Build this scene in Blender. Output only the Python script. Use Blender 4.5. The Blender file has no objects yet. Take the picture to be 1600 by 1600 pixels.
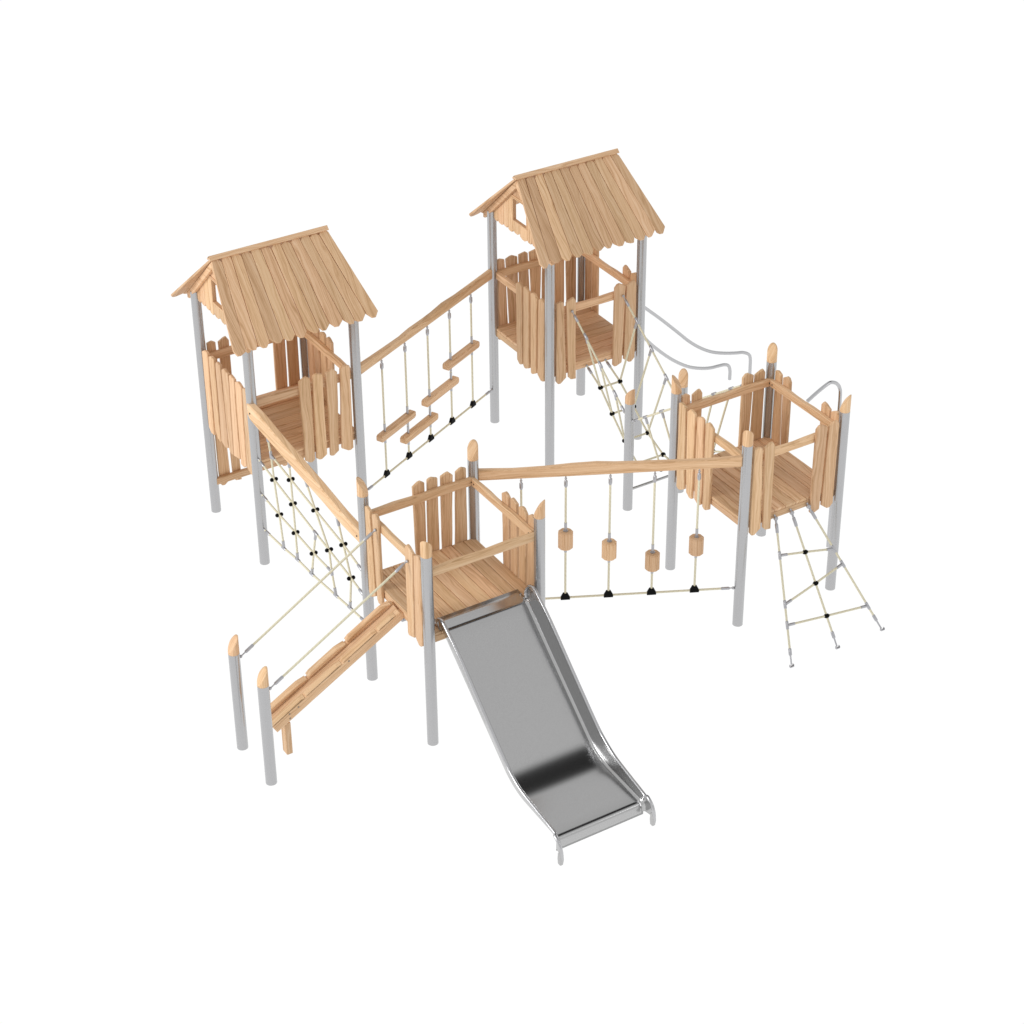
import bpy, math, random
from mathutils import Vector, Matrix
random.seed(11)
R = random.Random(5)
S = bpy.context.scene
COL = S.collection
V = Vector
G = 3.735            # spacing of the four towers
H = 0.625            # half distance between the posts of a tower
PR = 0.056           # post radius

# ------------------------------------------------------------------ materials
def new_mat(name):
    m = bpy.data.materials.new(name); m.use_nodes = True
    nt = m.node_tree; nt.nodes.clear()
    out = nt.nodes.new('ShaderNodeOutputMaterial'); b = nt.nodes.new('ShaderNodeBsdfPrincipled')
    nt.links.new(b.outputs[0], out.inputs[0])
    return m, nt, b

def N(nt, kind, **kw):
    n = nt.nodes.new(kind)
    for k, v in kw.items(): setattr(n, k, v)
    return n

def wood_mat(name, dark, mid, light, rough=0.55):
    m, nt, b = new_mat(name); L = nt.links.new
    uv = N(nt, 'ShaderNodeUVMap', uv_map='UVMap')
    at = N(nt, 'ShaderNodeAttribute', attribute_name='tint')
    # every board gets its own piece of timber: shift the grain by its tint value
    mul = N(nt, 'ShaderNodeMath', operation='MULTIPLY'); mul.inputs[1].default_value = 37.0
    L(at.outputs['Fac'], mul.inputs[0])
    comb = N(nt, 'ShaderNodeCombineXYZ'); L(mul.outputs[0], comb.inputs[0]); L(mul.outputs[0], comb.inputs[2])
    add = N(nt, 'ShaderNodeVectorMath', operation='ADD'); L(uv.outputs[0], add.inputs[0]); L(comb.outputs[0], add.inputs[1])
    def scaled(sx, sy):
        s = N(nt, 'ShaderNodeVectorMath', operation='MULTIPLY'); s.inputs[1].default_value = (sx, sy, 1)
        L(add.outputs[0], s.inputs[0]); return s
    # slow bending of the growth rings
    warp = N(nt, 'ShaderNodeTexNoise'); warp.inputs['Scale'].default_value = 1.0; warp.inputs['Detail'].default_value = 2
    L(scaled(1.3, 7).outputs[0], warp.inputs['Vector'])
    wm = N(nt, 'ShaderNodeMath', operation='MULTIPLY'); wm.inputs[1].default_value = 0.16; L(warp.outputs['Fac'], wm.inputs[0])
    wc = N(nt, 'ShaderNodeCombineXYZ'); L(wm.outputs[0], wc.inputs[1])
    wa = N(nt, 'ShaderNodeVectorMath', operation='ADD'); L(add.outputs[0], wa.inputs[0]); L(wc.outputs[0], wa.inputs[1])
    ws = N(nt, 'ShaderNodeVectorMath', operation='MULTIPLY'); ws.inputs[1].default_value = (0.5, 62, 1); L(wa.outputs[0], ws.inputs[0])
    rings = N(nt, 'ShaderNodeTexNoise'); rings.inputs['Scale'].default_value = 1.0; rings.inputs['Detail'].default_value = 3; rings.inputs['Roughness'].default_value = 0.6
    L(ws.outputs[0], rings.inputs['Vector'])
    fine = N(nt, 'ShaderNodeTexNoise'); fine.inputs['Scale'].default_value = 1.0; fine.inputs['Detail'].default_value = 2
    L(scaled(9, 260).outputs[0], fine.inputs['Vector'])
    ramp = N(nt, 'ShaderNodeValToRGB')
    e = ramp.color_ramp.elements
    e[0].position = 0.33; e[0].color = (*dark, 1); e[1].position = 0.68; e[1].color = (*light, 1)
    k = e.new(0.5); k.color = (*mid, 1)
    mx = N(nt, 'ShaderNodeMath', operation='MULTIPLY_ADD'); mx.inputs[1].default_value = 0.30
    L(fine.outputs['Fac'], mx.inputs[0])
    r7 = N(nt, 'ShaderNodeMath', operation='MULTIPLY_ADD'); r7.inputs[1].default_value = 0.85; r7.inputs[2].default_value = -0.07
    L(rings.outputs['Fac'], r7.inputs[0]); L(r7.outputs[0], mx.inputs[2]); L(mx.outputs[0], ramp.inputs[0])
    # board-to-board tone
    tone = N(nt, 'ShaderNodeHueSaturation')
    tv = N(nt, 'ShaderNodeMapRange'); tv.inputs['To Min'].default_value = 0.88; tv.inputs['To Max'].default_value = 1.11
    L(at.outputs['Fac'], tv.inputs['Value']); L(tv.outputs[0], tone.inputs['Value'])
    fr = N(nt, 'ShaderNodeMath', operation='FRACT')
    m7 = N(nt, 'ShaderNodeMath', operation='MULTIPLY'); m7.inputs[1].default_value = 7.3; L(at.outputs['Fac'], m7.inputs[0]); L(m7.outputs[0], fr.inputs[0])
    th = N(nt, 'ShaderNodeMapRange'); th.inputs['To Min'].default_value = 0.496; th.inputs['To Max'].default_value = 0.503
    L(fr.outputs[0], th.inputs['Value']); L(th.outputs[0], tone.inputs['Hue'])
    L(ramp.outputs[0], tone.inputs['Color']); L(tone.outputs[0], b.inputs['Base Color'])
    bump = N(nt, 'ShaderNodeBump'); bump.inputs['Strength'].default_value = 0.12; bump.inputs['Distance'].default_value = 0.002
    L(mx.outputs[0], bump.inputs['Height']); L(bump.outputs[0], b.inputs['Normal'])
    b.inputs['Roughness'].default_value = rough
    b.inputs['Specular IOR Level'].default_value = 0.25
    return m

def metal_mat(name, col, rough, metallic=1.0, grain=0.0, scale=(260, 260, 260), bump=0.0):
    m, nt, b = new_mat(name); L = nt.links.new
    tc = N(nt, 'ShaderNodeTexCoord')
    mp = N(nt, 'ShaderNodeMapping'); mp.inputs['Scale'].default_value = scale
    L(tc.outputs['Object'], mp.inputs[0])
    no = N(nt, 'ShaderNodeTexNoise'); no.inputs['Scale'].default_value = 1.0; no.inputs['Detail'].default_value = 4
    L(mp.outputs[0], no.inputs['Vector'])
    r = N(nt, 'ShaderNodeValToRGB'); e = r.color_ramp.elements
    e[0].position = 0.3; e[1].position = 0.7
    e[0].color = (*[c * (1 - grain) for c in col], 1); e[1].color = (*[c * (1 + grain) for c in col], 1)
    L(no.outputs['Fac'], r.inputs[0]); L(r.outputs[0], b.inputs['Base Color'])
    b.inputs['Metallic'].default_value = metallic; b.inputs['Roughness'].default_value = rough
    if bump:
        bp = N(nt, 'ShaderNodeBump'); bp.inputs['Strength'].default_value = bump; bp.inputs['Distance'].default_value = 0.002
        L(no.outputs['Fac'], bp.inputs['Height']); L(bp.outputs[0], b.inputs['Normal'])
    return m

def rope_mat():
    m, nt, b = new_mat('rope_fibre'); L = nt.links.new
    uv = N(nt, 'ShaderNodeUVMap', uv_map='UVMap')
    w = N(nt, 'ShaderNodeTexWave'); w.inputs['Scale'].default_value = 12; w.inputs['Distortion'].default_value = 0.4
    w.bands_direction = 'DIAGONAL'
    mp = N(nt, 'ShaderNodeMapping'); mp.inputs['Scale'].default_value = (1.0, 1.6, 1)
    L(uv.outputs[0], mp.inputs[0]); L(mp.outputs[0], w.inputs['Vector'])
    r = N(nt, 'ShaderNodeValToRGB'); e = r.color_ramp.elements
    e[0].color = (0.66, 0.61, 0.445, 1); e[1].color = (0.72, 0.675, 0.505, 1)
    L(w.outputs['Fac'], r.inputs[0]); L(r.outputs[0], b.inputs['Base Color'])
    b.inputs['Roughness'].default_value = 0.8
    return m

def plain_mat(name, col, rough, a=0.08):
    m, nt, b = new_mat(name); L = nt.links.new
    no = N(nt, 'ShaderNodeTexNoise'); no.inputs['Scale'].default_value = 90; no.inputs['Detail'].default_value = 3
    tc = N(nt, 'ShaderNodeTexCoord'); L(tc.outputs['Object'], no.inputs['Vector'])
    r = N(nt, 'ShaderNodeValToRGB'); e = r.color_ramp.elements
    e[0].color = (*[c * (1 - a) for c in col], 1); e[1].color = (*[c * (1 + a) for c in col], 1)
    L(no.outputs['Fac'], r.inputs[0]); L(r.outputs[0], b.inputs['Base Color'])
    b.inputs['Roughness'].default_value = rough; b.inputs['Specular IOR Level'].default_value = 0.1
    return m

WOOD = wood_mat('larch_wood', (0.495, 0.292, 0.143), (0.695, 0.450, 0.257), (0.780, 0.547, 0.346))
STEEL = metal_mat('brushed_steel', (0.475, 0.475, 0.475), 0.20, grain=0.05, scale=(110, 110, 110), bump=0.012)
BAR = metal_mat('polished_tube', (0.52, 0.52, 0.53), 0.21, grain=0.03)
POST = metal_mat('galvanised_tube', (0.475, 0.475, 0.482), 0.24, metallic=0.85, grain=0.02, scale=(60, 60, 2))
FITT = metal_mat('aluminium_fitting', (0.46, 0.46, 0.48), 0.35, metallic=0.8, grain=0.05)
BOLT = metal_mat('dark_bolt', (0.07, 0.06, 0.055), 0.4, metallic=0.7)
SCREW = metal_mat('screw_head', (0.30, 0.24, 0.19), 0.45, metallic=0.6)
ROPE = rope_mat()
BLACK = plain_mat('black_plastic', (0.0012, 0.0012, 0.0014), 0.6)

# ------------------------------------------------------------------ mesh builder (world coordinates)
class MB:
    def __init__(s): s.v = []; s.f = []; s.uv = []; s.t = []; s.sm = []
    def _add(s, verts, faces, uvs, tint, smooth):
        o = len(s.v); s.v += [V(p) for p in verts]; s.t += [tint] * len(verts)
        for f, u, k in zip(faces, uvs, smooth if isinstance(smooth, list) else [smooth] * len(faces)):
            s.f.append([i + o for i in f]); s.uv.append(u); s.sm.append(k)
    def prism(s, outline, O, U, W, t, bev=0.004, tint=None, grain='u'):
        """outline (u, w) counter-clockwise in the frame U, W; extruded t along U x W from O, edges chamfered"""
        U = V(U).normalized(); W = V(W).normalized(); Nn = U.cross(W); O = V(O)
        area = sum(outline[i][0] * outline[(i + 1) % len(outline)][1] - outline[(i + 1) % len(outline)][0] * outline[i][1] for i in range(len(outline)))
        if area < 0: outline = outline[::-1]
        n = len(outline); tint = R.random() if tint is None else tint
        ins = []
        for i in range(n):
            a, b, c = V(outline[i - 1]), V(outline[i]), V(outline[(i + 1) % n])
            e1 = (b - a).normalized(); e2 = (c - b).normalized()
            n1 = V((-e1.y, e1.x)); n2 = V((-e2.y, e2.x)); h = n1 + n2
            h = h / max(h.dot(h) / 2, 0.35)
            ins.append(b + h * bev)
        lay = [(ins, 0), (outline, bev), (outline, t - bev), (ins, t)]
        verts = []; loc = []
        for pts, d in lay:
            for p in pts:
                verts.append(O + U * p[0] + W * p[1] + Nn * d); loc.append((p[0], p[1], d))
        def uvof(i, side=False):
            a, b, c = loc[i]
            if grain == 'w': a, b = b, a
            if grain == 'n': return (c, math.atan2(b, a) * .08 if side else b)
            return (a, b + c * 0.9)
        faces = [list(range(n))[::-1], [3 * n + i for i in range(n)]]
        for L in range(3):
            for i in range(n):
                j = (i + 1) % n; faces.append([L * n + i, L * n + j, (L + 1) * n + j, (L + 1) * n + i])
        s._add(verts, faces, [[uvof(i, q > 1) for i in f] for q, f in enumerate(faces)], tint, False)
    def box(s, c, size, bev=0.004, tint=None, rot=None, grain=None):
        sx, sy, sz = size
        rot = rot or Matrix.Identity(3)
        ax = [rot @ V((1, 0, 0)), rot @ V((0, 1, 0)), rot @ V((0, 0, 1))]
        d = [sx, sy, sz]; order = sorted(range(3), key=lambda i: -d[i]) if grain is None else [grain] + [i for i in range(3) if i != grain]
        i, j, k = order
        U, W = ax[i], ax[j]; Nn = U.cross(W)
        O = V(c) - Nn * d[k] / 2
        a, b = d[i] / 2, d[j] / 2
        s.prism([(-a, -b), (a, -b), (a, b), (-a, b)], O, U, W, d[k], bev, tint)
    def tube(s, pts, r, seg=12, cap=True, tint=0.5, radii=None):
        pts = [V(p) for p in pts]; n = len(pts); verts = []; faces = []; uvs = []
        T = []
        for i in range(n):
            a = pts[max(i - 1, 0)]; b = pts[min(i + 1, n - 1)]; T.append((b - a).normalized())
        ref = V((0, 0, 1)) if abs(T[0].z) < 0.9 else V((1, 0, 0))
        x = T[0].cross(ref).normalized(); L = 0; Ls = []
        for i in range(n):
            if i: L += (pts[i] - pts[i - 1]).length
            Ls.append(L)
            x = (x - T[i] * x.dot(T[i])).normalized(); y = T[i].cross(x)
            q = radii[i] if radii else r
            for k in range(seg):
                a = 2 * math.pi * k / seg
                verts.append(pts[i] + (x * math.cos(a) + y * math.sin(a)) * q)
        sm = []
        for i in range(n - 1):
            for k in range(seg):
                l = (k + 1) % seg
                faces.append([i * seg + k, i * seg + l, (i + 1) * seg + l, (i + 1) * seg + k])
                uvs.append([(Ls[i], k / seg * r * 6), (Ls[i], (k + 1) / seg * r * 6), (Ls[i + 1], (k + 1) / seg * r * 6), (Ls[i + 1], k / seg * r * 6)]); sm.append(True)
        if cap:
            o = len(verts); verts += verts[:seg] + verts[(n - 1) * seg:n * seg]
            for f in ([o + k for k in range(seg)][::-1], [o + seg + k for k in range(seg)]):
                faces.append(f); uvs.append([(verts[i].x, verts[i].y) for i in f]); sm.append(False)
        s._add(verts, faces, uvs, tint, sm)
    def ball(s, c, r, seg=12, sc=(1, 1, 1)):
        c = V(c); verts = []; faces = []; h = seg // 2
        for i in range(h + 1):
            th = math.pi * i / h
            for k in range(seg):
                a = 2 * math.pi * k / seg
                verts.append(c + V((math.sin(th) * math.cos(a) * sc[0], math.sin(th) * math.sin(a) * sc[1], math.cos(th) * sc[2])) * r)
        for i in range(h):
            for k in range(seg):
                l = (k + 1) % seg; faces.append([i * seg + k, (i + 1) * seg + k, (i + 1) * seg + l, i * seg + l])
        s._add(verts, faces, [[(0, 0)] * 4 for _ in faces], 0.5, True)
    def sheet(s, rows, tint=0.5):
        n = len(rows[0]); verts = [p for r in rows for p in r]; faces = []; uvs = []
        for i in range(len(rows) - 1):
            for k in range(n - 1):
                faces.append([i * n + k, i * n + k + 1, (i + 1) * n + k + 1, (i + 1) * n + k]); uvs.append([(i, k), (i, k + 1), (i + 1, k + 1), (i + 1, k)])
        s._add(verts, faces, uvs, tint, True)

def obj(name, mb, mat, parent=None):
    lo = V([min(p[i] for p in mb.v) for i in range(3)]); hi = V([max(p[i] for p in mb.v) for i in range(3)])
    c = (lo + hi) / 2; c.z = lo.z
    me = bpy.data.meshes.new(name)
    me.from_pydata([tuple(p - c) for p in mb.v], [], mb.f)
    ul = me.uv_layers.new(name='UVMap')
    i = 0
    for u in mb.uv:
        for q in u: ul.data[i].uv = q; i += 1
    at = me.attributes.new('tint', 'FLOAT', 'POINT'); at.data.foreach_set('value', mb.t)
    me.polygons.foreach_set('use_smooth', mb.sm)
    me.materials.append(mat); me.update()
    o = bpy.data.objects.new(name, me); COL.objects.link(o)
    o['_w'] = tuple(c)
    if parent is not None:
        o.parent = parent; o.location = c - V(parent['_w'])
    else: o.location = c
    return o

def thing(name, loc, label, cat, group=None):
    o = bpy.data.objects.new(name, None); COL.objects.link(o); o.empty_display_size = 0.3
    o.location = loc; o['_w'] = tuple(loc); o['label'] = label; o['category'] = cat
    if group: o['group'] = group
    return o

def smooth_path(pts, k=6):
    """Catmull-Rom through the points"""
    P = [V(p) for p in pts]; P = [P[0] * 2 - P[1]] + P + [P[-1] * 2 - P[-2]]; out = []
    for i in range(1, len(P) - 2):
        a, b, c, d = P[i - 1:i + 3]
        for j in range(k):
            t = j / k
            out.append(0.5 * ((2 * b) + (c - a) * t + (2 * a - 5 * b + 4 * c - d) * t * t + (3 * b - a - 3 * c + d) * t ** 3))
    out.append(P[-2]); return out

# ------------------------------------------------------------------ shared fittings
RR = 0.0118   # rope radius
def rope(par, a, b, name='rope', r=RR):
    m = MB(); a = V(a); b = V(b); m.tube([a.lerp(b, t / 4) for t in range(5)], r, 8); return obj(name, m, ROPE, par)
def rope_path(par, pts, name='rope', r=RR):
    m = MB(); q = []
    for i in range(len(pts) - 1):
        a, b = V(pts[i]), V(pts[i + 1]); q += [a.lerp(b, t) for t in (0.0, 0.08, 0.5, 0.92)]
    q.append(V(pts[-1])); m.tube(q, r, 8); return obj(name, m, ROPE, par)
def ferrule(par, p, d, L=0.09, r=0.0165, name='ferrule'):
    p = V(p); d = V(d).normalized(); m = MB()
    m.tube([p, p + d * 0.008, p + d * (L - 0.008), p + d * L], r, 10, radii=[r * 0.75, r, r, r * 0.75]); return obj(name, m, FITT, par)
def clamp(par, p, along, stub, name='clamp'):
    p = V(p); a = V(along).normalized(); s = V(stub).normalized(); m = MB()
    m.tube([p - a * 0.045, p - a * 0.038, p + a * 0.038, p + a * 0.045], 0.0165, 10, radii=[0.012, 0.0165, 0.0165, 0.012])
    m.tube([p + s * 0.012, p + s * 0.09], 0.016, 10); return obj(name, m, FITT, par)
def knot(par, p, ax=(1, 0, 0)):
    p = V(p); ax = V(ax).normalized(); m = MB()
    m.ball(p + ax * 0.023, 0.0225); m.ball(p - ax * 0.023, 0.0225); m.tube([p - ax * 0.03, p + ax * 0.03], 0.013, 10); return obj('knot', m, BLACK, par)
def end_fitting(par, p, d, rodL=0.06, ferL=0.085):
    """eye bolt, thin rod and ferrule from an anchor point p in direction d"""
    p = V(p); d = V(d).normalized(); m = MB()
    m.ball(p + d * 0.012, 0.017, 10); m.tube([p, p + d * rodL], 0.007, 8)
    m.tube([p + d * rodL, p + d * (rodL + 0.008), p + d * (rodL + ferL), p + d * (rodL + ferL + 0.008)], 0.0165, 10, radii=[0.011, 0.0165, 0.0165, 0.012])
    return obj('end_fitting', m, FITT, par)

def post(par, x, y, top, d=None):
    """steel tube; with d a wooden cap, cut slantwise so that the cut faces d"""
    m = MB(); n = 8
    m.tube([(x, y, top * i / n) for i in range(n + 1)], PR, 40)
    po = obj('post', m, POST, par)
    if d is not None:
        d = V((d[0], d[1], 0)).normalized(); r = PR * 0.985
        m = MB(); seg = 32; verts = []; rows = 5; z0 = top - 0.03
        def ztop(cx, cy):
            s = (cx * d.x + cy * d.y) / r
            return top + 0.125 - 0.075 * s - 0.03 * max(s, -0.2) ** 2
        for i in range(rows):
            for k in range(seg):
                a = 2 * math.pi * k / seg; cx, cy = r * math.cos(a), r * math.sin(a)
                z = z0 + (ztop(cx, cy) - 0.006 - z0) * i / (rows - 1)
                verts.append((x + cx, y + cy, z))
        faces = []; uvs = []; sm = []
        for i in range(rows - 1):
            for k in range(seg):
                l = (k + 1) % seg; f = [i * seg + k, i * seg + l, (i + 1) * seg + l, (i + 1) * seg + k]
                faces.append(f); uvs.append([(verts[q][2], (k + (1 if q % seg == l and l else (1 if q % seg == l else 0))) / seg * 0.35) for q in f]); sm.append(True)
        o = len(verts)
        for q, rr in enumerate((0.955, 0.6, 0.25)):
            for k in range(seg):
                a = 2 * math.pi * k / seg; cx, cy = r * rr * math.cos(a), r * rr * math.sin(a)
                verts.append((x + cx, y + cy, ztop(cx, cy)))
        for k in range(seg):
            l = (k + 1) % seg; f = [(rows - 1) * seg + k, (rows - 1) * seg + l, o + l, o + k]; faces.append(f); uvs.append([(verts[i][0] * 3, verts[i][1]) for i in f]); sm.append(False)
        for q in range(2):
            for k in range(seg):
                l = (k + 1) % seg; f = [o + q * seg + k, o + q * seg + l, o + (q + 1) * seg + l, o + (q + 1) * seg + k]
                faces.append(f); uvs.append([(verts[i][0] * 2, verts[i][1]) for i in f]); sm.append(True)
        f = [o + 2 * seg + k for k in range(seg)]; faces.append(f); uvs.append([(verts[i][0] * 2, verts[i][1]) for i in f]); sm.append(True)
        m._add(verts, faces, uvs, R.uniform(0.55, 1.0), sm)
        obj('post_cap', m, WOOD, po)
    return po

# ------------------------------------------------------------------ picket panels
# a picket is (top left, top peak, top right), (bottom left, bottom peak, bottom right) in (s, z)
HALF = [((-.070, 2.130), (.005, 2.172), (.062, 2.140), (-.052, 1.140), (.015, 1.100), (.060, 1.125)),
        ((.098, 2.155), (.125, 2.172), (.212, 2.145), (.082, 1.130), (.122, 1.100), (.210, 1.142)),
        ((.252, 2.145), (.322, 2.172), (.388, 2.122), (.250, 1.112), (.272, 1.098), (.356, 1.142)),
        ((.425, 2.140), (.482, 2.172), (.542, 2.150), (.395, 1.155), (.490, 1.100), (.535, 1.122))]
DOOR = [((-.548, 2.152), (-.500, 2.166), (-.447, 2.140), (-.548, 1.140), (-.515, 1.098), (-.412, 1.158)),
        ((-.412, 2.130), (-.325, 2.172), (-.286, 2.122), (-.378, 1.148), (-.340, 1.110), (-.278, 1.104)),
        ((.248, 2.130), (.292, 2.172), (.392, 2.128), (.240, 1.125), (.262, 1.098), (.362, 1.128)),
        ((.415, 2.122), (.512, 2.162), (.545, 2.120), (.392, 1.160), (.482, 1.098), (.542, 1.140))]
FULL = [((-.558, 2.140), (-.540, 2.172), (-.462, 2.150), (-.552, 1.112), (-.535, 1.098), (-.412, 1.135)),
        ((-.440, 2.146), (-.372, 2.172), (-.284, 2.140), (-.392, 1.140), (-.330, 1.092), (-.262, 1.100)),
        ((-.262, 2.155), (-.180, 2.172), (-.140, 2.150), (-.245, 1.150), (-.180, 1.130), (-.090, 1.112)),
        ((-.116, 2.150), (-.020, 2.168), (.050, 2.130), (-.070, 1.112), (-.010, 1.100), (.030, 1.138)),
        ((.080, 2.168), (.150, 2.172), (.200, 2.138), (.050, 1.142), (.110, 1.108), (.228, 1.146)),
        ((.236, 2.165), (.290, 2.172), (.372, 2.140), (.252, 1.108), (.300, 1.120), (.372, 1.218)),
        ((.398, 2.160), (.440, 2.172), (.540, 2.130), (.420, 1.118), (.470, 1.110), (.545, 1.165))]
BUILD = {'half': HALF, 'halfm': [tuple((-p[0], p[1]) for p in k) for k in HALF], 'door': DOOR,
         'doorm': [tuple((-p[0], p[1]) for p in k) for k in DOOR], 'full': FULL, 'rail': []}
FACE = {'front': (V((0, -1, 0)), V((1, 0, 0))), 'back': (V((0, 1, 0)), V((1, 0, 0))),
        'left': (V((-1, 0, 0)), V((0, 1, 0))), 'right': (V((1, 0, 0)), V((0, 1, 0)))}
T0 = 0.618; TP = 0.034       # inner plane and thickness of the pickets
def panel(tower, C, face, kind, zlow=None):
    nrm, sd = FACE[face]; C = V(C)
    m = MB(); L = 0.612 if face in ('front', 'back') else 0.566
    # the rail: a board on edge with a barely uneven upper edge
    top = [(L - 2 * L * i / 8, 2.050 + 0.006 * math.sin(i * 1.7 + len(kind))) for i in range(9)]
    off = 0.566 if face in ('front', 'back') else 0.567
    U = sd; W = V((0, 0, 1)); base = C + nrm * (off if U.cross(W).dot(nrm) > 0 else T0 - 0.001)
    m.prism([(-L, 1.962), (L, 1.962)] + top, base, U, W, T0 - 0.001 - off, 0.006)
    rail = obj('railing', m, WOOD, tower)
    for e in (-L + 0.045, L - 0.045):
        m = MB(); m.tube([C + nrm * (off + 0.004) + sd * e + V((0, 0, 2.005)), C + nrm * (off - 0.003) + sd * e + V((0, 0, 2.005))], 0.009, 10); obj('bolt', m, BOLT, rail)
    for k, pk in enumerate(BUILD[kind]):
        tl, tp, tr, bl, bp, br = [V(q) for q in pk]
        if zlow is not None:
            for q in (bl, bp, br): q.y += zlow - 1.1
        if tl.x > tr.x: tl, tr = tr, tl
        if bl.x > br.x: bl, br = br, bl
        j = lambda: R.uniform(-.004, .004)
        def mid(a, b, t): return (a.x + (b.x - a.x) * t + j(), a.y + (b.y - a.y) * t)
        o = [tuple(bl), tuple(V((bl.x + (bp.x - bl.x) * .8, bp.y + 0.004))), tuple(V((bp.x + (br.x - bp.x) * .25, bp.y))), tuple(br), mid(br, tr, .3), mid(br, tr, .62), tuple(tr),
             tuple(V((tp.x + (tr.x - tp.x) * .25, tp.y))), tuple(V((tp.x + (tl.x - tp.x) * .22, tp.y - 0.004))), tuple(tl), mid(tl, bl, .36), mid(tl, bl, .7)]
        out = U.cross(W).dot(nrm) > 0
        m = MB(); m.prism(o, C + nrm * (T0 if out else T0 + TP), U, W, TP, 0.006, grain='w'); obj('picket', m, WOOD, rail)
    return rail

def deck(tower, C, axis):
    C = V(C); m = MB(); n = 9; w = 1.24 / n
    for i in range(n):
        c = -0.62 + w * (i + .5)
        dz = R.uniform(-.0012, .0012)
        if axis == 'y': m.box(C + V((c, 0, 1.283 + dz)), (w - .007, 1.226, .034), .004, grain=1)
        else: m.box(C + V((0, c, 1.283 + dz)), (1.226, w - .007, .034), .004, grain=0)
    d = obj('deck', m, WOOD, tower)
    m = MB()
    for s in (-1, 1):
        m.box(C + V((0, s * 0.588, 1.227)), (1.23, .05, .074)); m.box(C + V((s * 0.588, 0, 1.227)), (.05, 1.12, .074))
    m.box(C + V((0, 0, 1.222)), (1.12, .05, .07)) if axis == 'y' else m.box(C + V((0, 0, 1.222)), (.05, 1.12, .07))
    obj('deck_frame', m, WOOD, tower)
    return d

def tower(C, label, faces, axis, roof):
    C = V((C[0], C[1], 0))
    t = thing('roofed_tower' if roof else 'open_tower', C, label, 'play tower', 'play towers of the climbing frame')
    for sx in (-1, 1):
        for sy in (-1, 1):
            post(t, C.x + sx * H, C.y + sy * H, 2.83 if roof else 2.235, None if roof else (-sx, -sy))
    deck(t, C, axis)
    for f, k in faces.items():
        if k: panel(t, C, f, k)
    if roof: build_roof(t, C)
    return t

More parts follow.
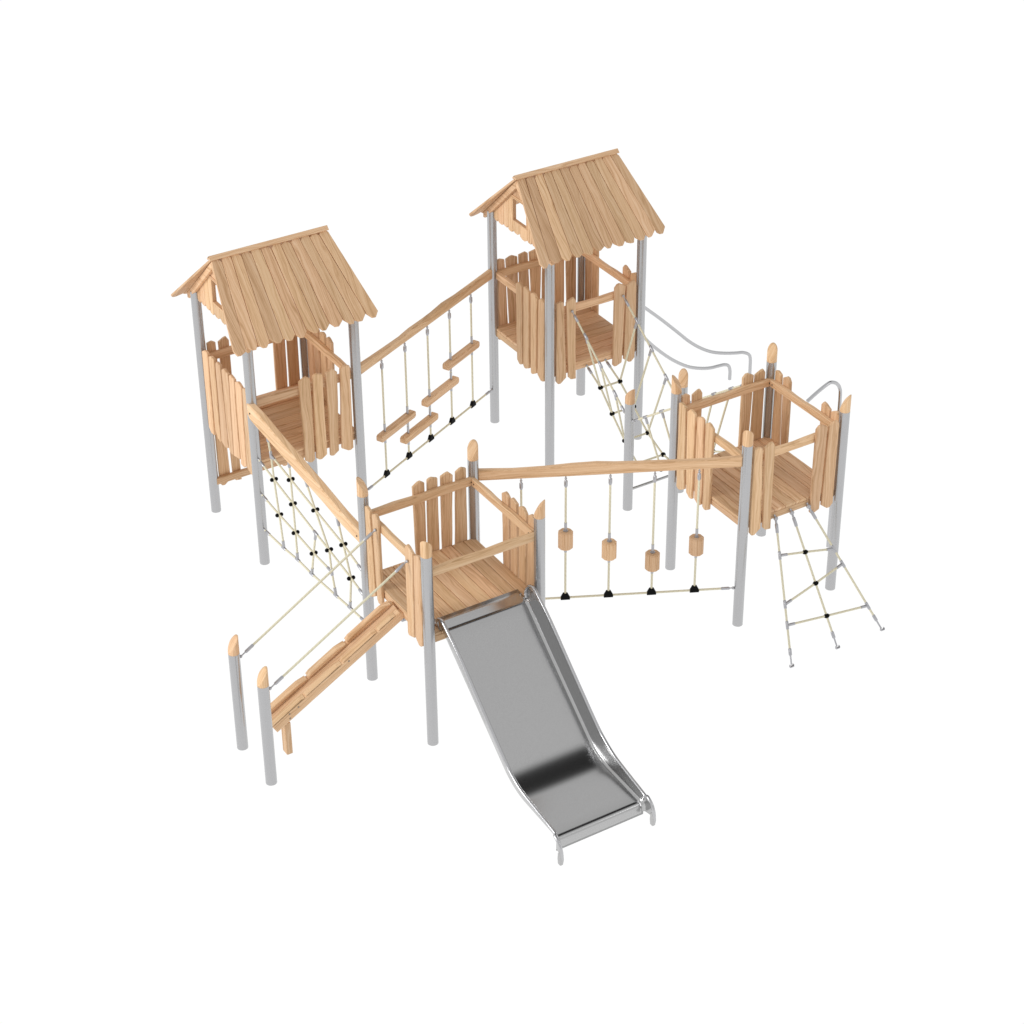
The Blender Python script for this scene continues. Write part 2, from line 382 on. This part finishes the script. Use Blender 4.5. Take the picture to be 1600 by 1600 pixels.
# ------------------------------------------------------------------ gabled plank roof, ridge along x
def build_roof(t, C):
    zr, yr = 3.485, 0.012; ze, ye = 2.748, 0.795
    sl = V((0, ye - yr, ze - zr)); Ls = sl.length
    for s in (-1, 1):
        U = V((0, s * (ye - yr), ze - zr)).normalized()      # down the slope
        W = V((1, 0, 0)); Nn = U.cross(W)
        up = Nn.z > 0
        m = MB(); n = 12
        tx = [-0.685 + 1.37 * i / n for i in range(n + 1)]; ex = [(-0.838 if s < 0 else -0.862) + (1.70 if s < 0 else 1.72) * i / n + (R.uniform(-.012, .012) if 0 < i < n else 0) for i in range(n + 1)]
        for i in range(n):
            g = 0.0032; a0, a1, b0, b1 = tx[i] + g, tx[i + 1] - g, ex[i] + g, ex[i + 1] - g
            l = Ls + R.uniform(-.014, .010); w = b1 - b0; k = R.uniform(.3, .7)
            c1, c2 = R.choice(((.028, .068), (.066, .03), (.048, .05), (.06, .056)))
            q = R.uniform(.0, .028); q1, q2 = R.choice(((.036, .004), (.004, .038), (.024, .024)))
            o = [(q + q1, a0), (l - c1, b0), (l - .004, b0 + w * k - w * .17), (l, b0 + w * k + w * .14), (l - c2, b1), (q + q2, a1), (q, a1 - .03), (q, a0 + .03)]
            th = 0.026; lift = R.uniform(-.0008, .0008)
            base = C + V((0, s * yr, zr + lift)) + (V((0, 0, 0)) if up else V((0, 0, 0)))
            m.prism(o, base - (Nn * th if up else V((0, 0, 0))), U, W, th, 0.004)
        obj('roof_slope', m, WOOD, t)
    # ridge boards
    m = MB()
    for s in (-1, 1):
        U = V((0, s * (ye - yr), ze - zr)).normalized(); W = V((1, 0, 0)); Nn = U.cross(W); th = .022
        b = C + V((0, s * 0.004, zr + 0.034))
        m.prism([(-.004, -.702), (.05, -.702), (.05, .690), (-.004, .690)], b - (Nn * th if Nn.z > 0 else V((0, 0, 0))), U, W, th, .003, grain='w')
    obj('ridge_board', m, WOOD, t)
    zu = lambda y: zr - 0.036 - 0.941 * max(abs(y) - yr, 0)      # underside of the boards
    for sx in (-1, 1):
        # rafters
        for s in (-1, 1):
            m = MB(); x0 = sx * 0.655
            o = [(0.0, zu(0)), (s * 0.735, zu(0.735)), (s * 0.735, zu(0.735) - 0.06), (s * 0.70, zu(0.735) - 0.055), (0.0, zu(0) - 0.085)]
            m.prism(o, C + V((x0 - 0.022, 0, 0)), (0, 1, 0), (0, 0, 1), 0.044, 0.004); obj('rafter', m, WOOD, t)
        # gable wall of upright boards with a window opening
        m = MB(); ys = [-.565, -.475, -.36, -.255, -.155, 0, .155, .255, .36, .475, .565]
        x0 = sx * 0.612 - 0.018
        for i in range(len(ys) - 1):
            a, b = ys[i] + .0015, ys[i + 1] - .0015; mid_ = (a + b) / 2
            zb = 2.735 + R.uniform(-.012, .012); ta, tb, tm = zu(a) - .012, zu(b) - .012, zu(mid_) - .012
            drop = R.uniform(.018, .042)
            bottom = [(a, zb + drop), (mid_ - .02, zb), (mid_ + .03, zb + .003), (b, zb + drop * .8)]
            if abs(mid_) < .15:
                m.prism(bottom + [(b, 2.892), (a, 2.892)], C + V((x0, 0, 0)), (0, 1, 0), (0, 0, 1), .036, .003, grain='w')
                m.prism([(a, 3.186), (b, 3.186), (b, tb), (a, ta)], C + V((x0, 0, 0)), (0, 1, 0), (0, 0, 1), .036, .003, grain='w')
            else:
                m.prism(bottom + [(b, max(tb, zb + .05)), (a, max(ta, zb + .05))], C + V((x0, 0, 0)), (0, 1, 0), (0, 0, 1), .036, .003, grain='w')
        gw = obj('gable_wall', m, WOOD, t)
        m = MB()
        for s in (-1, 1): m.box(C + V((sx * .612, s * .1485, 3.039)), (.046, .013, .298), .002, grain=2)
        for z in (2.8985, 3.1795): m.box(C + V((sx * .612, 0, z)), (.046, .282, .013), .002, grain=1)
        m.box(C + V((sx * .614, 0, 3.203)), (.050, .36, .016), .002, grain=1)
        obj('window_frame', m, WOOD, gw)

A = tower((0, 0), 'left-hand wooden play tower with a gabled plank roof and a solid picket side', {'left': 'full', 'front': 'half', 'right': 'half'}, 'x', True)
# the far side of this tower reaches down almost to the ground
rl = panel(A, (0, 0, 0), 'back', 'door', zlow=0.30)
m = MB(); m.box((0, 0.593, 0.405), (1.22, .045, .085), .006); obj('lower_rail', m, WOOD, A)
m = MB(); m.box((0, 0.492, 1.317), (1.10, .245, .030), .004, tint=.85); obj('lit_deck_strip', m, WOOD, A)  # added raised board, tinted paler to imitate light on the deck's rear strip
B = tower((G, 0), 'rearmost roofed play tower, with two steel bars curving down from its right side', {'left': 'halfm', 'front': 'door', 'back': 'full', 'right': 'doorm'}, 'x', True)
Cc = tower((0, -G), 'roofless wooden platform tower in front that carries the wide steel slide', {'left': 'doorm', 'back': 'half', 'right': 'halfm', 'front': 'rail'}, 'y', False)
D = tower((G, -G), 'roofless wooden platform tower on the right with a rope ladder hanging from it', {'left': 'half', 'back': 'door', 'right': 'doorm', 'front': 'door'}, 'y', False)

# ------------------------------------------------------------------ hanging bridges
def plane_pt(P0, P1):
    P0 = V((*P0, 0)); u = (V((*P1, 0)) - P0).normalized(); return lambda t, z: P0 + u * t + V((0, 0, z)), u
UP = V((0, 0, 1))

def beam_mesh(P, u, top, bot, th, tint=None):
    n = u.cross(UP); o = [(t, z) for t, z in bot] + [(t, z) for t, z in top[::-1]]
    m = MB(); m.prism(o, P(0, 0) - n * th / 2, u, UP, th, 0.007, tint=tint); return m

def tri_connector(par, p, u):
    n = u.cross(UP); m = MB()
    o = [(-.048, -.030), (.048, -.030), (.050, -.005), (.022, .050), (-.022, .050), (-.050, -.005)]
    m.prism(o, V(p) - n * .019, u, UP, .038, .006); return obj('connector', m, BLACK, par)

def hanger(par, P, t, ztop, zend):
    """eye bolt and ferrule under the beam, rope down to zend"""
    m = MB(); m.tube([P(t, ztop + .04), P(t, ztop - .03)], .008, 8); m.ball(P(t, ztop - .012), .014, 10)
    m.tube([P(t, ztop - .03), P(t, ztop - .045), P(t, ztop - .095), P(t, ztop - .115)], .02, 10, radii=[.010, .020, .020, .012])
    obj('hanger', m, FITT, par)
    return rope(par, P(t, ztop - .11), P(t, zend), 'hanging_rope')

def hanging_bridge(name, label, P0, P1, ts, top, bot):
    P, u = plane_pt(P0, P1); base = (V((*P0, 0)) + V((*P1, 0))) / 2
    t = thing(name, base, label, 'hanging bridge', 'hanging bridges between the towers')
    obj('beam', beam_mesh(P, u, top, bot, .060, tint=R.uniform(.5, .8)), WOOD, t)
    for q in ts: hanger(t, P, q, 1.955, .50); tri_connector(t, P(q, .478), u)
    L = (V((*P1, 0)) - V((*P0, 0))).length
    rope(t, P(.19, .470), P(L - .19, .470), 'ground_rope')
    end_fitting(t, P(PR, .47), u, .05, .085); end_fitting(t, P(L - PR, .47), -u, .05, .085)
    return t, P, u

wav = [(0.05, 2.098), (.3, 2.086), (.6, 2.076), (.85, 2.070), (1.06, 2.086), (1.3, 2.080), (1.5, 2.082), (1.72, 2.100), (2.0, 2.084), (2.4, 2.084), (2.731, 2.086)]
lo = [(0.05, 1.985), (.7, 1.983), (1.4, 1.981), (2.1, 1.980), (2.731, 1.972)]
ts = (.482, .936, 1.390, 1.845, 2.300)
t, P, u = hanging_bridge('step_bridge', 'hanging bridge of four wooden step bars on ropes between the two roofed towers', (H, -H), (G - H, H), ts, wav, lo)
for i, z in enumerate((.995, .735, .995, 1.258)):
    a, b = ts[i], ts[i + 1]; m = MB(); n = u.cross(UP); h = .046
    o = [(a - .118, -h * .55), (a - .092, -h), (b + .092, -h), (b + .118, -h * .55), (b + .118, h * .55), (b + .092, h), (a - .092, h), (a - .118, h * .55)]
    m.prism(o, P(0, z) - n * .042, u, UP, .084, .010, tint=R.uniform(.3, .9)); st = obj('step', m, WOOD, t)
    for q in (a, b):
        m = MB(); m.tube([P(q, z + h - .002), P(q, z + h + .098)], .0145, 10); obj('sleeve', m, FITT, st); m = MB(); m.tube([P(q, z - h + .002), P(q, z - h - .058)], .0145, 10); obj('sleeve', m, FITT, st)
wav = [(0.05, 2.104), (.4, 2.088), (.72, 2.094), (1.0, 2.112), (1.25, 2.118), (1.43, 2.104), (1.69, 2.096), (2.06, 2.090), (2.43, 2.086), (2.731, 2.098)]
lo = [(0.05, 1.985), (.7, 1.983), (1.4, 1.982), (2.1, 1.985), (2.731, 1.985)]
t, P, u = hanging_bridge('log_bridge', 'hanging bridge of short upright log sections on ropes between the two open towers', (H, -G + H), (G - H, -G - H), ts, wav, lo)
for q, z in zip(ts, (1.06, 1.203, 1.046, .876, 1.042)):
    m = MB(); r = .080; h = .101
    m.prism([(r * math.cos(math.pi * (k + .5) / 5), r * math.sin(math.pi * (k + .5) / 5)) for k in range(10)], P(q, z - h), (1, 0, 0), (0, 1, 0), 2 * h, .013, tint=R.random(), grain='n')
    lg = obj('log', m, WOOD, t)
    m = MB(); m.tube([P(q, z + h - .002), P(q, z + h + .012)], .026, 12); m.tube([P(q, z + h), P(q, z + h + .105)], .0155, 10); obj('sleeve', m, FITT, lg); m = MB(); m.tube([P(q, z - h + .002), P(q, z - h - .055)], .0155, 10); obj('sleeve', m, FITT, lg)

# ------------------------------------------------------------------ climbing net wall between the left and the front tower
t = thing('net_wall', (-H, -G / 2, 0), 'sloping rope net under a heavy wooden beam between left roofed tower and slide platform', 'climbing net')
X = -H
Q = lambda y, z: V((X, y, z))
top = [(-.628, 2.062), (-.9, 2.050), (-1.3, 1.985), (-1.75, 1.925), (-2.2, 1.868), (-2.65, 1.795), (-3.062, 1.758)]
bot = [(-.628, 1.930), (-.68, 1.885), (-.82, 1.862), (-1.65, 1.772), (-2.3, 1.700), (-2.69, 1.640), (-3.062, 1.622)]
# the beam runs from the outer side of the left tower's post to the platform's post
d = V((0.040, -2.48, 0)).normalized()
def beam_ac():
    m = MB(); th = .085; n = V((d.y, -d.x, 0)); n = n if n.x > 0 else -n      # towards +x
    outline = [(-y - .585, z) for y, z in bot] + [(-y - .585, z) for y, z in top[::-1]]
    O = V((-.690, -.585, 0)); Nn = d.cross(UP)
    if Nn.dot(n) < 0: O = O + n * th
    m.prism(outline, O, d, UP, th, .012, tint=.93); return m
bm = obj('beam', beam_ac(), WOOD, t)
for p in ((-.690, -.70, 1.968), (-.652, -2.985, 1.690)):
    m = MB(); m.tube([V(p) + V((.01, 0, 0)), V(p) - V((.004, 0, 0))], .010, 10); obj('bolt', m, BOLT, bm)
n_ = {'a': (-1.045, 1.309), 'b': (-1.467, 1.534), 'c': (-1.478, 1.237), 'd': (-1.11, .895), 'e': (-1.49, .881), 'f': (-2.014, 1.455), 'g': (-1.902, .854), 'h': (-2.278, 1.111), 'i': (-2.618, 1.37), 'j': (-2.75, 1.035),
      'T1': (-1.015, 1.599), 'T2': (-1.987, 1.152), 'T3': (-2.309, .855), 'B1': (-1.167, .496), 'B2': (-1.495, .536), 'B3': (-1.825, .543), 'B4': (-2.377, .594), 'B5': (-2.689, .626),
      'H1': (-.945, 1.86), 'H2': (-1.452, 1.80), 'H3': (-1.80, 1.76), 'H4': (-2.50, 1.67), 'P1': (-.682, 1.373), 'P2': (-.682, .928), 'P3': (-.682, .466), 'Q1': (-3.054, 1.268), 'Q2': (-3.054, .97), 'Q3': (-3.054, .652)}
pt = {k: Q(*v) for k, v in n_.items()}
for path in ('H1 T1 a d B1', 'T1 b f i Q1', 'H2 b c e B2', 'P1 a c T2 h j Q2', 'P2 d e g T3', 'P3 B1 B2 B3 B4 B5 Q3', 'H3 f h T3 B4', 'T2 g B3', 'H4 i j B5'):
    ks = path.split(); rope_path(t, [pt[k] for k in ks])
    for k, nx in ((ks[0], ks[1]), (ks[-1], ks[-2])):
        if k[0] in 'PQ': end_fitting(t, pt[k], pt[nx] - pt[k], .045, .085)
        elif k[0] == 'H': ferrule(t, pt[k] + (pt[nx] - pt[k]).normalized() * .03, pt[nx] - pt[k], .095)
for k in 'abcdefghij': knot(t, pt[k], (1, -.25, .12))
bl = pt['Q3'] - pt['P3']
for k, s in (('B1', 'd'), ('B2', 'e'), ('B3', 'g'), ('B4', 'T3'), ('B5', 'j')): clamp(t, pt[k], bl, pt[s] - pt[k])
clamp(t, pt['T1'], pt['H1'] - pt['a'], pt['b'] - pt['T1']); clamp(t, pt['T2'], pt['c'] - pt['h'], pt['g'] - pt['T2']); clamp(t, pt['T3'], pt['h'] - pt['B4'], pt['g'] - pt['T3'])

# ------------------------------------------------------------------ V-shaped rope crossing between the back and the right tower
YM = -G / 2
t = thing('rope_crossing', (G, YM, 0), 'V-shaped rope net crossing with two short posts between rear roofed and right open towers', 'rope crossing')
W = lambda x, y, z, s: V((G + x, YM + s * (-y - YM), z))
post(t, G - .352, YM + .003, 1.405, (0, 1)); post(t, G + .366, YM - .004, 1.405, (-.62, -.78))
m = MB(); m.tube([(G - .30, YM, .25), (G + .31, YM, .25)], .0155, 14); obj('cross_bar', m, STEEL, t)
for s in (1, -1):
    rows = [(-.135, .95, 1.085), (-.150, 1.22, .875), (-.160, 1.50, .66), (-.180, 1.79, .51)]
    ty = [(.955, 1.818), (1.26, 1.600), (1.566, 1.372)]
    for e in (-1, 1):
        x = lambda v: abs(v) * e
        hx = .35 * e
        # hand rope from the picket to the short post
        h0, h1 = W(hx, .66, 2.022, s), W(hx, 1.806, 1.196, s)
        rope(t, h0.lerp(h1, .06), h0.lerp(h1, .97), 'hand_rope'); end_fitting(t, h0, h1 - h0, .06, .09); end_fitting(t, h1, h0 - h1, .045, .085)
        # net rope from the deck edge down to the cross bar
        path = [W(x(.13), .640, 1.235, s)] + [W(x(r[0]), r[1], r[2], s) for r in rows] + [W(x(.182), 1.866, .505, s)]
        rope_path(t, path, 'net_rope'); end_fitting(t, path[0], path[1] - path[0], .04, .085)
        for (yy, zz), r in zip(ty, rows):
            a, b = W(hx, yy, zz, s), W(x(r[0]), r[1], r[2], s); rope(t, a, b, 'side_rope'); clamp(t, a, h1 - h0, b - a)
        for r in rows: knot_ = MB(); knot_.ball(W(x(r[0]), r[1], r[2], s), .031, 12, (1.1, .9, .9)); obj('knot', knot_, BLACK, t)
    for r in rows: rope(t, W(-abs(r[0]), r[1], r[2], s), W(abs(r[0]), r[1], r[2], s), 'rung')

# ------------------------------------------------------------------ rope ladder in front of the right tower
t = thing('rope_ladder', (G, -G - 1.541, 0), 'spreading rope ladder anchored on the ground in front of the right open tower', 'rope ladder')
LT = lambda x, k: V((G + x, -G - .655 - .886 * k, 1.215 - 1.215 * k))
side = lambda k, e: (.215 if e else -.215) + ((.385 if e else -.39)) * k
for e, (x0, x1) in enumerate(((-.222, -.604), (-.012, 0.0), (.208, .602))):
    a, b = LT(x0, 0.0), LT(x1, 1.0); d_ = b - a
    rope(t, a + d_ * .07, a + d_ * .90)
    m = MB(); m.tube([a + V((0, .03, .03)), a + V((0, .002, .0)), a + d_ * .045], .012, 10); m.ball(a, .026, 10); obj('top_bracket', m, FITT, t)
    ferrule(t, a + d_ * .035, d_, .10, .018)
    ferrule(t, a + d_ * .875, d_, .075, .018)
    m = MB(); m.tube([a + d_ * .92, a + d_ * .985], .009, 8); m.box(b + V((0, 0, .006)), (.05, .026, .010), .002)
    m.box(b + V((.021, 0, .018)), (.006, .024, .024), .001); m.box(b + V((-.021, 0, .018)), (.006, .024, .024), .001); obj('ground_anchor', m, FITT, t)
sx = lambda e, k: (-.222 - .382 * k, -.012 + .012 * k, .208 + .394 * k)[e]
for kl, km, kr in ((.25, .29, .34), (.58, .52, .46), (.72, .76, .80)):
    a, c, b = LT(sx(0, kl), kl), LT(sx(1, km), km), LT(sx(2, kr), kr)
    rope_path(t, [a, c, b], 'rung'); clamp(t, a, LT(-.604, 1) - LT(-.222, 0), c - a); clamp(t, b, LT(.602, 1) - LT(.208, 0), c - b)
    m = MB(); m.ball(c, .031, 12, (1.15, .9, .8)); obj('knot', m, BLACK, t)

# ------------------------------------------------------------------ steel slide
t = thing('slide', (0, -G - 1.9, 0), 'wide brushed steel slide running down from the front platform tower', 'slide')
SY = lambda x, y, z: V((x, -G + y, z))
def profile():
    """list of (y, z): plate, bend, straight slope, curve, run-out, lip"""
    pts = [(-.440, 1.326), (-.52, 1.316)]; y, z = -.600, 1.306
    def go(L, a, n=1):
        nonlocal y, z
        for _ in range(n): y -= L / n * math.cos(a); z -= L / n * math.sin(a); pts.append((y, z))
    pts.append((y, z))
    S0 = math.radians(39.6)
    for i in range(6): go(.0085, S0 * (i + .5) / 6)
    go(1.425, S0, 12)
    e = math.radians(3.2); n = 16
    for i in range(n): go(.42 / n, S0 + (e - S0) * (i + .5) / n)
    go(.50, e, 4)
    n = 12
    for i in range(n): go(.088 / n, e + (math.radians(91) - e) * (i + .5) / n)
    go(.085, math.radians(91), 2)
    return pts
PF = profile()
m = MB(); rows = []; r = .035; xf = .452      # flat half width of the bed, fillet radius
for i, (y, z) in enumerate(PF):
    a = PF[max(i - 1, 0)]; b = PF[min(i + 1, len(PF) - 1)]
    tv = V((0, b[0] - a[0], b[1] - a[1])).normalized(); nv = V((0, tv.z, -tv.y))
    if nv.z < -.2: nv = -nv
    half = [(0, 0), (.12, 0), (.24, 0), (.34, 0), (.42, 0), (.445, 0), (xf if -2.68 < y < -.61 else .486, 0)]
    full = [(-x, h) for x, h in half[::-1]] + half[1:]
    rows.append([SY(x, y, z) + nv * h for x, h in full])
m.sheet(rows)
bed = obj('bed', m, STEEL, t)
so = bed.modifiers.new('sheet', 'SOLIDIFY'); so.thickness = .006; so.offset = 1
RAIL = [(-.600, 1.318), (-.580, 1.36), (-.588, 1.42), (-.625, 1.462), (-.690, 1.472), (-.755, 1.440), (-1.0, 1.262), (-1.4, .912), (-1.80, .568), (-1.96, .458), (-2.12, .386), (-2.35, .338), (-2.60, .296), (-2.70, .272), (-2.775, .225), (-2.812, .150), (-2.815, .08), (-2.800, .0)]
def nearest(y, z):
    best = None
    for (y0, z0), (y1, z1) in zip(PF, PF[1:]):
        if y1 > -.60: continue
        d = V((y1 - y0, z1 - z0)); k = min(max(V((y - y0, z - z0)).dot(d) / d.dot(d), 0), 1); q = V((y0, z0)) + d * k
        D = (q - V((y, z))).length
        if best is None or D < best[0]: best = (D, q)
    return best
for sgn in (-1, 1):
    rp = smooth_path([(0, y, z) for y, z in RAIL], 7); rows = []; rail = []
    for p in rp:
        D, q = nearest(p.y, p.z); up_ = (V((p.y, p.z)) - q) / max(D, 1e-6)
        xt = .484 + .032 * min(D / .17, 1) if p.y > -2.70 else .516
        b = V((sgn * xt, p.y, p.z)); rail.append(SY(*b))
        if p.z > .10 and D > .02:
            rr = min(r, D * .5); x0 = xf if -2.66 < q.x < -.62 else xf + .012; A1 = math.radians(74)
            sec = [(x0 + rr * math.sin(A1 * k / 8), rr * (1 - math.cos(A1 * k / 8))) for k in range(9)]
            xe, he = sec[-1]; sec += [(xe + (xt - xe) * k / 4, he + (D - he) * k / 4) for k in (1, 2, 3, 4)]
            rows.append([SY(sgn * x, q.x + up_.x * h, q.y + up_.y * h) for x, h in sec])
    m = MB(); m.sheet(rows); w = obj('side_wall', m, STEEL, t)
    so = w.modifiers.new('sheet', 'SOLIDIFY'); so.thickness = .005; so.offset = 0
    m = MB(); m.tube(rail, .0175, 14); obj('rail_tube', m, BAR, w)
    m = MB(); m.prism([(-2.818, .0), (-2.778, .0), (-2.770, .06), (-2.776, .13), (-2.800, .16), (-2.826, .12), (-2.830, .06)], V((sgn * .516 - .019, -G, 0)), (0, 1, 0), (0, 0, 1), .038, .005); obj('foot', m, STEEL, w)

# ------------------------------------------------------------------ plank ramp up to the front platform
t = thing('balance_ramp', (-1.9, -G, 0), 'narrow sloping wooden ramp with raised treads leading up to the slide platform', 'ramp')
CY = -G + .015
sl = V((1.42, 0, .803)).normalized(); nn = V((-sl.z, 0, sl.x))
low = V((-2.045, CY, .375))            # lower front corner of the beam
RB = lambda s_, y, h: low + sl * s_ + nn * h + V((0, y, 0))
LEN = 1.71
def slab(y0, y1, pts, tint=None, bev=.006):
    m = MB(); m.prism(pts, RB(0, y1, 0), sl, nn, y1 - y0, bev, tint)      # sl x nn points to -y
    return m
bm = obj('beam', slab(-.115, -.036, [(0, 0), (LEN - .06, 0), (LEN - .03, .05), (LEN - .06, .098), (0, .098)], .75), WOOD, t)
obj('beam', slab(.052, .115, [(0, 0), (LEN - .06, 0), (LEN - .03, .05), (LEN - .05, .10), (0, .10)], .9), WOOD, t)
obj('walkway', slab(-.034, .050, [(.0, .03), (LEN - .07, .03), (LEN - .05, .086), (.0, .086)], .55), WOOD, t)
for a, b in ((.05, .555), (.578, 1.06), (1.085, 1.645)):
    obj('tread', slab(.046, .118, [(a, .101), (b, .101), (b, .118), (b - .10, .142), (a + .045, .142), (a, .128)], R.uniform(.7, 1)), WOOD, t)
for a, b in ((.0, .42), (.44, .90), (.92, 1.36), (1.38, 1.60)):
    obj('tread', slab(-.112, -.040, [(a, .099), (b, .099), (b, .104), (b - .05, .114), (a + .02, .112), (a, .108)], R.uniform(.5, .9)), WOOD, t)
m = MB(); m.box((-1.902, -G + .016, .19), (.066, .092, .38), .005); obj('leg', m, WOOD, t)
m = MB()
for x, z in ((-1.905, .545), (-1.902, .490), (-1.806, .590), (-1.236, .916)):
    p = V((x, CY - .115, z)); m = MB(); m.tube([p + V((0, .01, 0)), p - V((0, .003, 0))], .010, 12); obj('bolt', m, SCREW, bm)
m = MB(); m.box(RB(LEN - .055, -.085, -.02), (.07, .05, .06), .006); m.tube([RB(LEN - .055, -.118, -.02), RB(LEN - .055, -.095, -.02)], .02, 12); obj('bracket', m, FITT, t)

# ------------------------------------------------------------------ rope handrails beside the ramp
for yy, yb, zt, label, zz in ((-3.417, .320, 1.155, 'short steel post with rope handrail along the far side of the ramp', 1.135), (-4.051, -.312, 1.180, 'short steel post with rope handrail along the near side of the ramp', 1.160)):
    t = thing('rope_handrail', (-2.248, yy, 0), label, 'rope handrail', 'rope handrails of the ramp')
    post(t, -2.248, yy, zt, (-1, 0))
    a = V((-2.19, yy, zz - .055)); b = V((-.655, -G + yb, 2.012)); d_ = (b - a)
    rope(t, a + d_ * .07, a + d_ * .95, 'hand_rope'); end_fitting(t, a, d_, .07, .10); end_fitting(t, b, -d_, .05, .105)

# ------------------------------------------------------------------ curved steel bars
def bar(name, label, cat, pts, r, group=None):
    t = thing(name, (pts[-1][0], pts[-1][1], 0), label, cat, group)
    m = MB(); m.tube(smooth_path(pts, 6), r, 16); obj('tube', m, BAR, t)
P, u = plane_pt((G + .65, -.42), (G + 2.313, -.20))
bar('slide_bar', 'lower curved steel bar dropping from the rear roofed tower, nearer of the pair', 'slide bar',
    [tuple(P(a, b)) for a, b in ((.02, 1.40), (.10, 1.312), (.205, 1.195), (.349, 1.034), (.575, .815), (.771, .652), (.968, .52), (1.166, .428), (1.331, .375), (1.47, .352), (1.575, .332), (1.648, .288), (1.676, .202), (1.677, .12), (1.677, .085))], .0210, 'twin slide bars')
P, u = plane_pt((G + .65, -.25), (G + 2.73, -.10))
bar('slide_bar', 'upper curved steel bar dropping from the rear roofed tower, farther of the pair', 'slide bar',
    [tuple(P(a, b)) for a, b in ((.02, 1.767), (.15, 1.647), (.323, 1.486), (.566, 1.26), (.814, 1.017), (1.034, .799), (1.225, .643), (1.415, .526), (1.622, .441), (1.80, .385), (1.926, .351), (2.025, .29), (2.054, .219), (2.059, .12), (2.06, 0.0))], .0210, 'twin slide bars')
bar('fireman_pole', 'steel pole with bent-over top standing beside the right open tower', 'climbing pole',
    [(G + x, -G + .02, z) for x, z in ((.650, 2.020), (.785, 2.094), (.915, 2.152), (.974, 2.155), (1.042, 2.117), (1.087, 2.048), (1.103, 1.936), (1.104, 1.5), (1.104, .8), (1.104, 0.0))], .020)

# ------------------------------------------------------------------ floor, light, camera
w = bpy.data.worlds.new('World'); S.world = w; w.use_nodes = True
nt = w.node_tree; nt.nodes.clear(); L = nt.links.new
out = nt.nodes.new('ShaderNodeOutputWorld'); bg = nt.nodes.new('ShaderNodeBackground'); L(bg.outputs[0], out.inputs[0])
tc = nt.nodes.new('ShaderNodeTexCoord'); dt = nt.nodes.new('ShaderNodeVectorMath'); dt.operation = 'DOT_PRODUCT'
L(tc.outputs['Generated'], dt.inputs[0]); dt.inputs[1].default_value = V((.448, .07, .889)).normalized()
cr = nt.nodes.new('ShaderNodeValToRGB'); e = cr.color_ramp.elements
e[0].position = .90; e[0].color = (1, 1, 1, 1); e[1].position = .962; e[1].color = (.03, .03, .03, 1)
L(dt.outputs['Value'], cr.inputs[0]); L(cr.outputs[0], bg.inputs[0])
# the walls and ceiling of the white studio are a little dimmer than its floor
sp = nt.nodes.new('ShaderNodeSeparateXYZ'); L(tc.outputs['Generated'], sp.inputs[0])
mr = nt.nodes.new('ShaderNodeMapRange'); L(sp.outputs['Z'], mr.inputs['Value'])
for n_, v_ in (('From Min', -.02), ('From Max', .12), ('To Min', 1.02), ('To Max', .80)): mr.inputs[n_].default_value = v_
L(mr.outputs[0], bg.inputs[1])

def area(name, loc, target, size, power):
    l = bpy.data.lights.new(name, 'AREA'); l.shape = 'RECTANGLE'; l.size, l.size_y = size; l.energy = power
    o = bpy.data.objects.new(name, l); COL.objects.link(o); o.location = loc
    o.rotation_euler = (V(target) - V(loc)).to_track_quat('-Z', 'Y').to_euler(); return o
area('softbox_side', (-42, 5, 20), (1, -2, 1), (16, 16), 10000)
area('softbox_front', (9, -17, 9), (1, -3, 1), (3, 1.5), 70)

cd = bpy.data.cameras.new('Camera'); cam = bpy.data.objects.new('Camera', cd); COL.objects.link(cam); S.camera = cam
th, yaw = 0.57800, 0.56436
fw = V((math.sin(yaw) * math.cos(th), math.cos(yaw) * math.cos(th), -math.sin(th))); rt = V((math.cos(yaw), -math.sin(yaw), 0)); up = rt.cross(fw)
M = Matrix((rt, up, -fw)).transposed().to_4x4(); M.translation = V((-8.95237, -19.6421, 14.05125)); cam.matrix_world = M
cd.sensor_width = 36; cd.lens = 36 * 3507.22 / 1600; cd.shift_x = (800 - 856.16) / 1600; cd.shift_y = 0.0; cd.clip_end = 300; cd.clip_start = .5

for o in list(bpy.data.objects):
    if '_w' in o: del o['_w']
S.view_settings.view_transform = 'Standard'; S.view_settings.look = 'None'; S.view_settings.exposure = 0; S.view_settings.gamma = 1
S.view_settings.use_curve_mapping = False
S.cycles.max_bounces = 10; S.cycles.diffuse_bounces = 8; S.cycles.glossy_bounces = 6
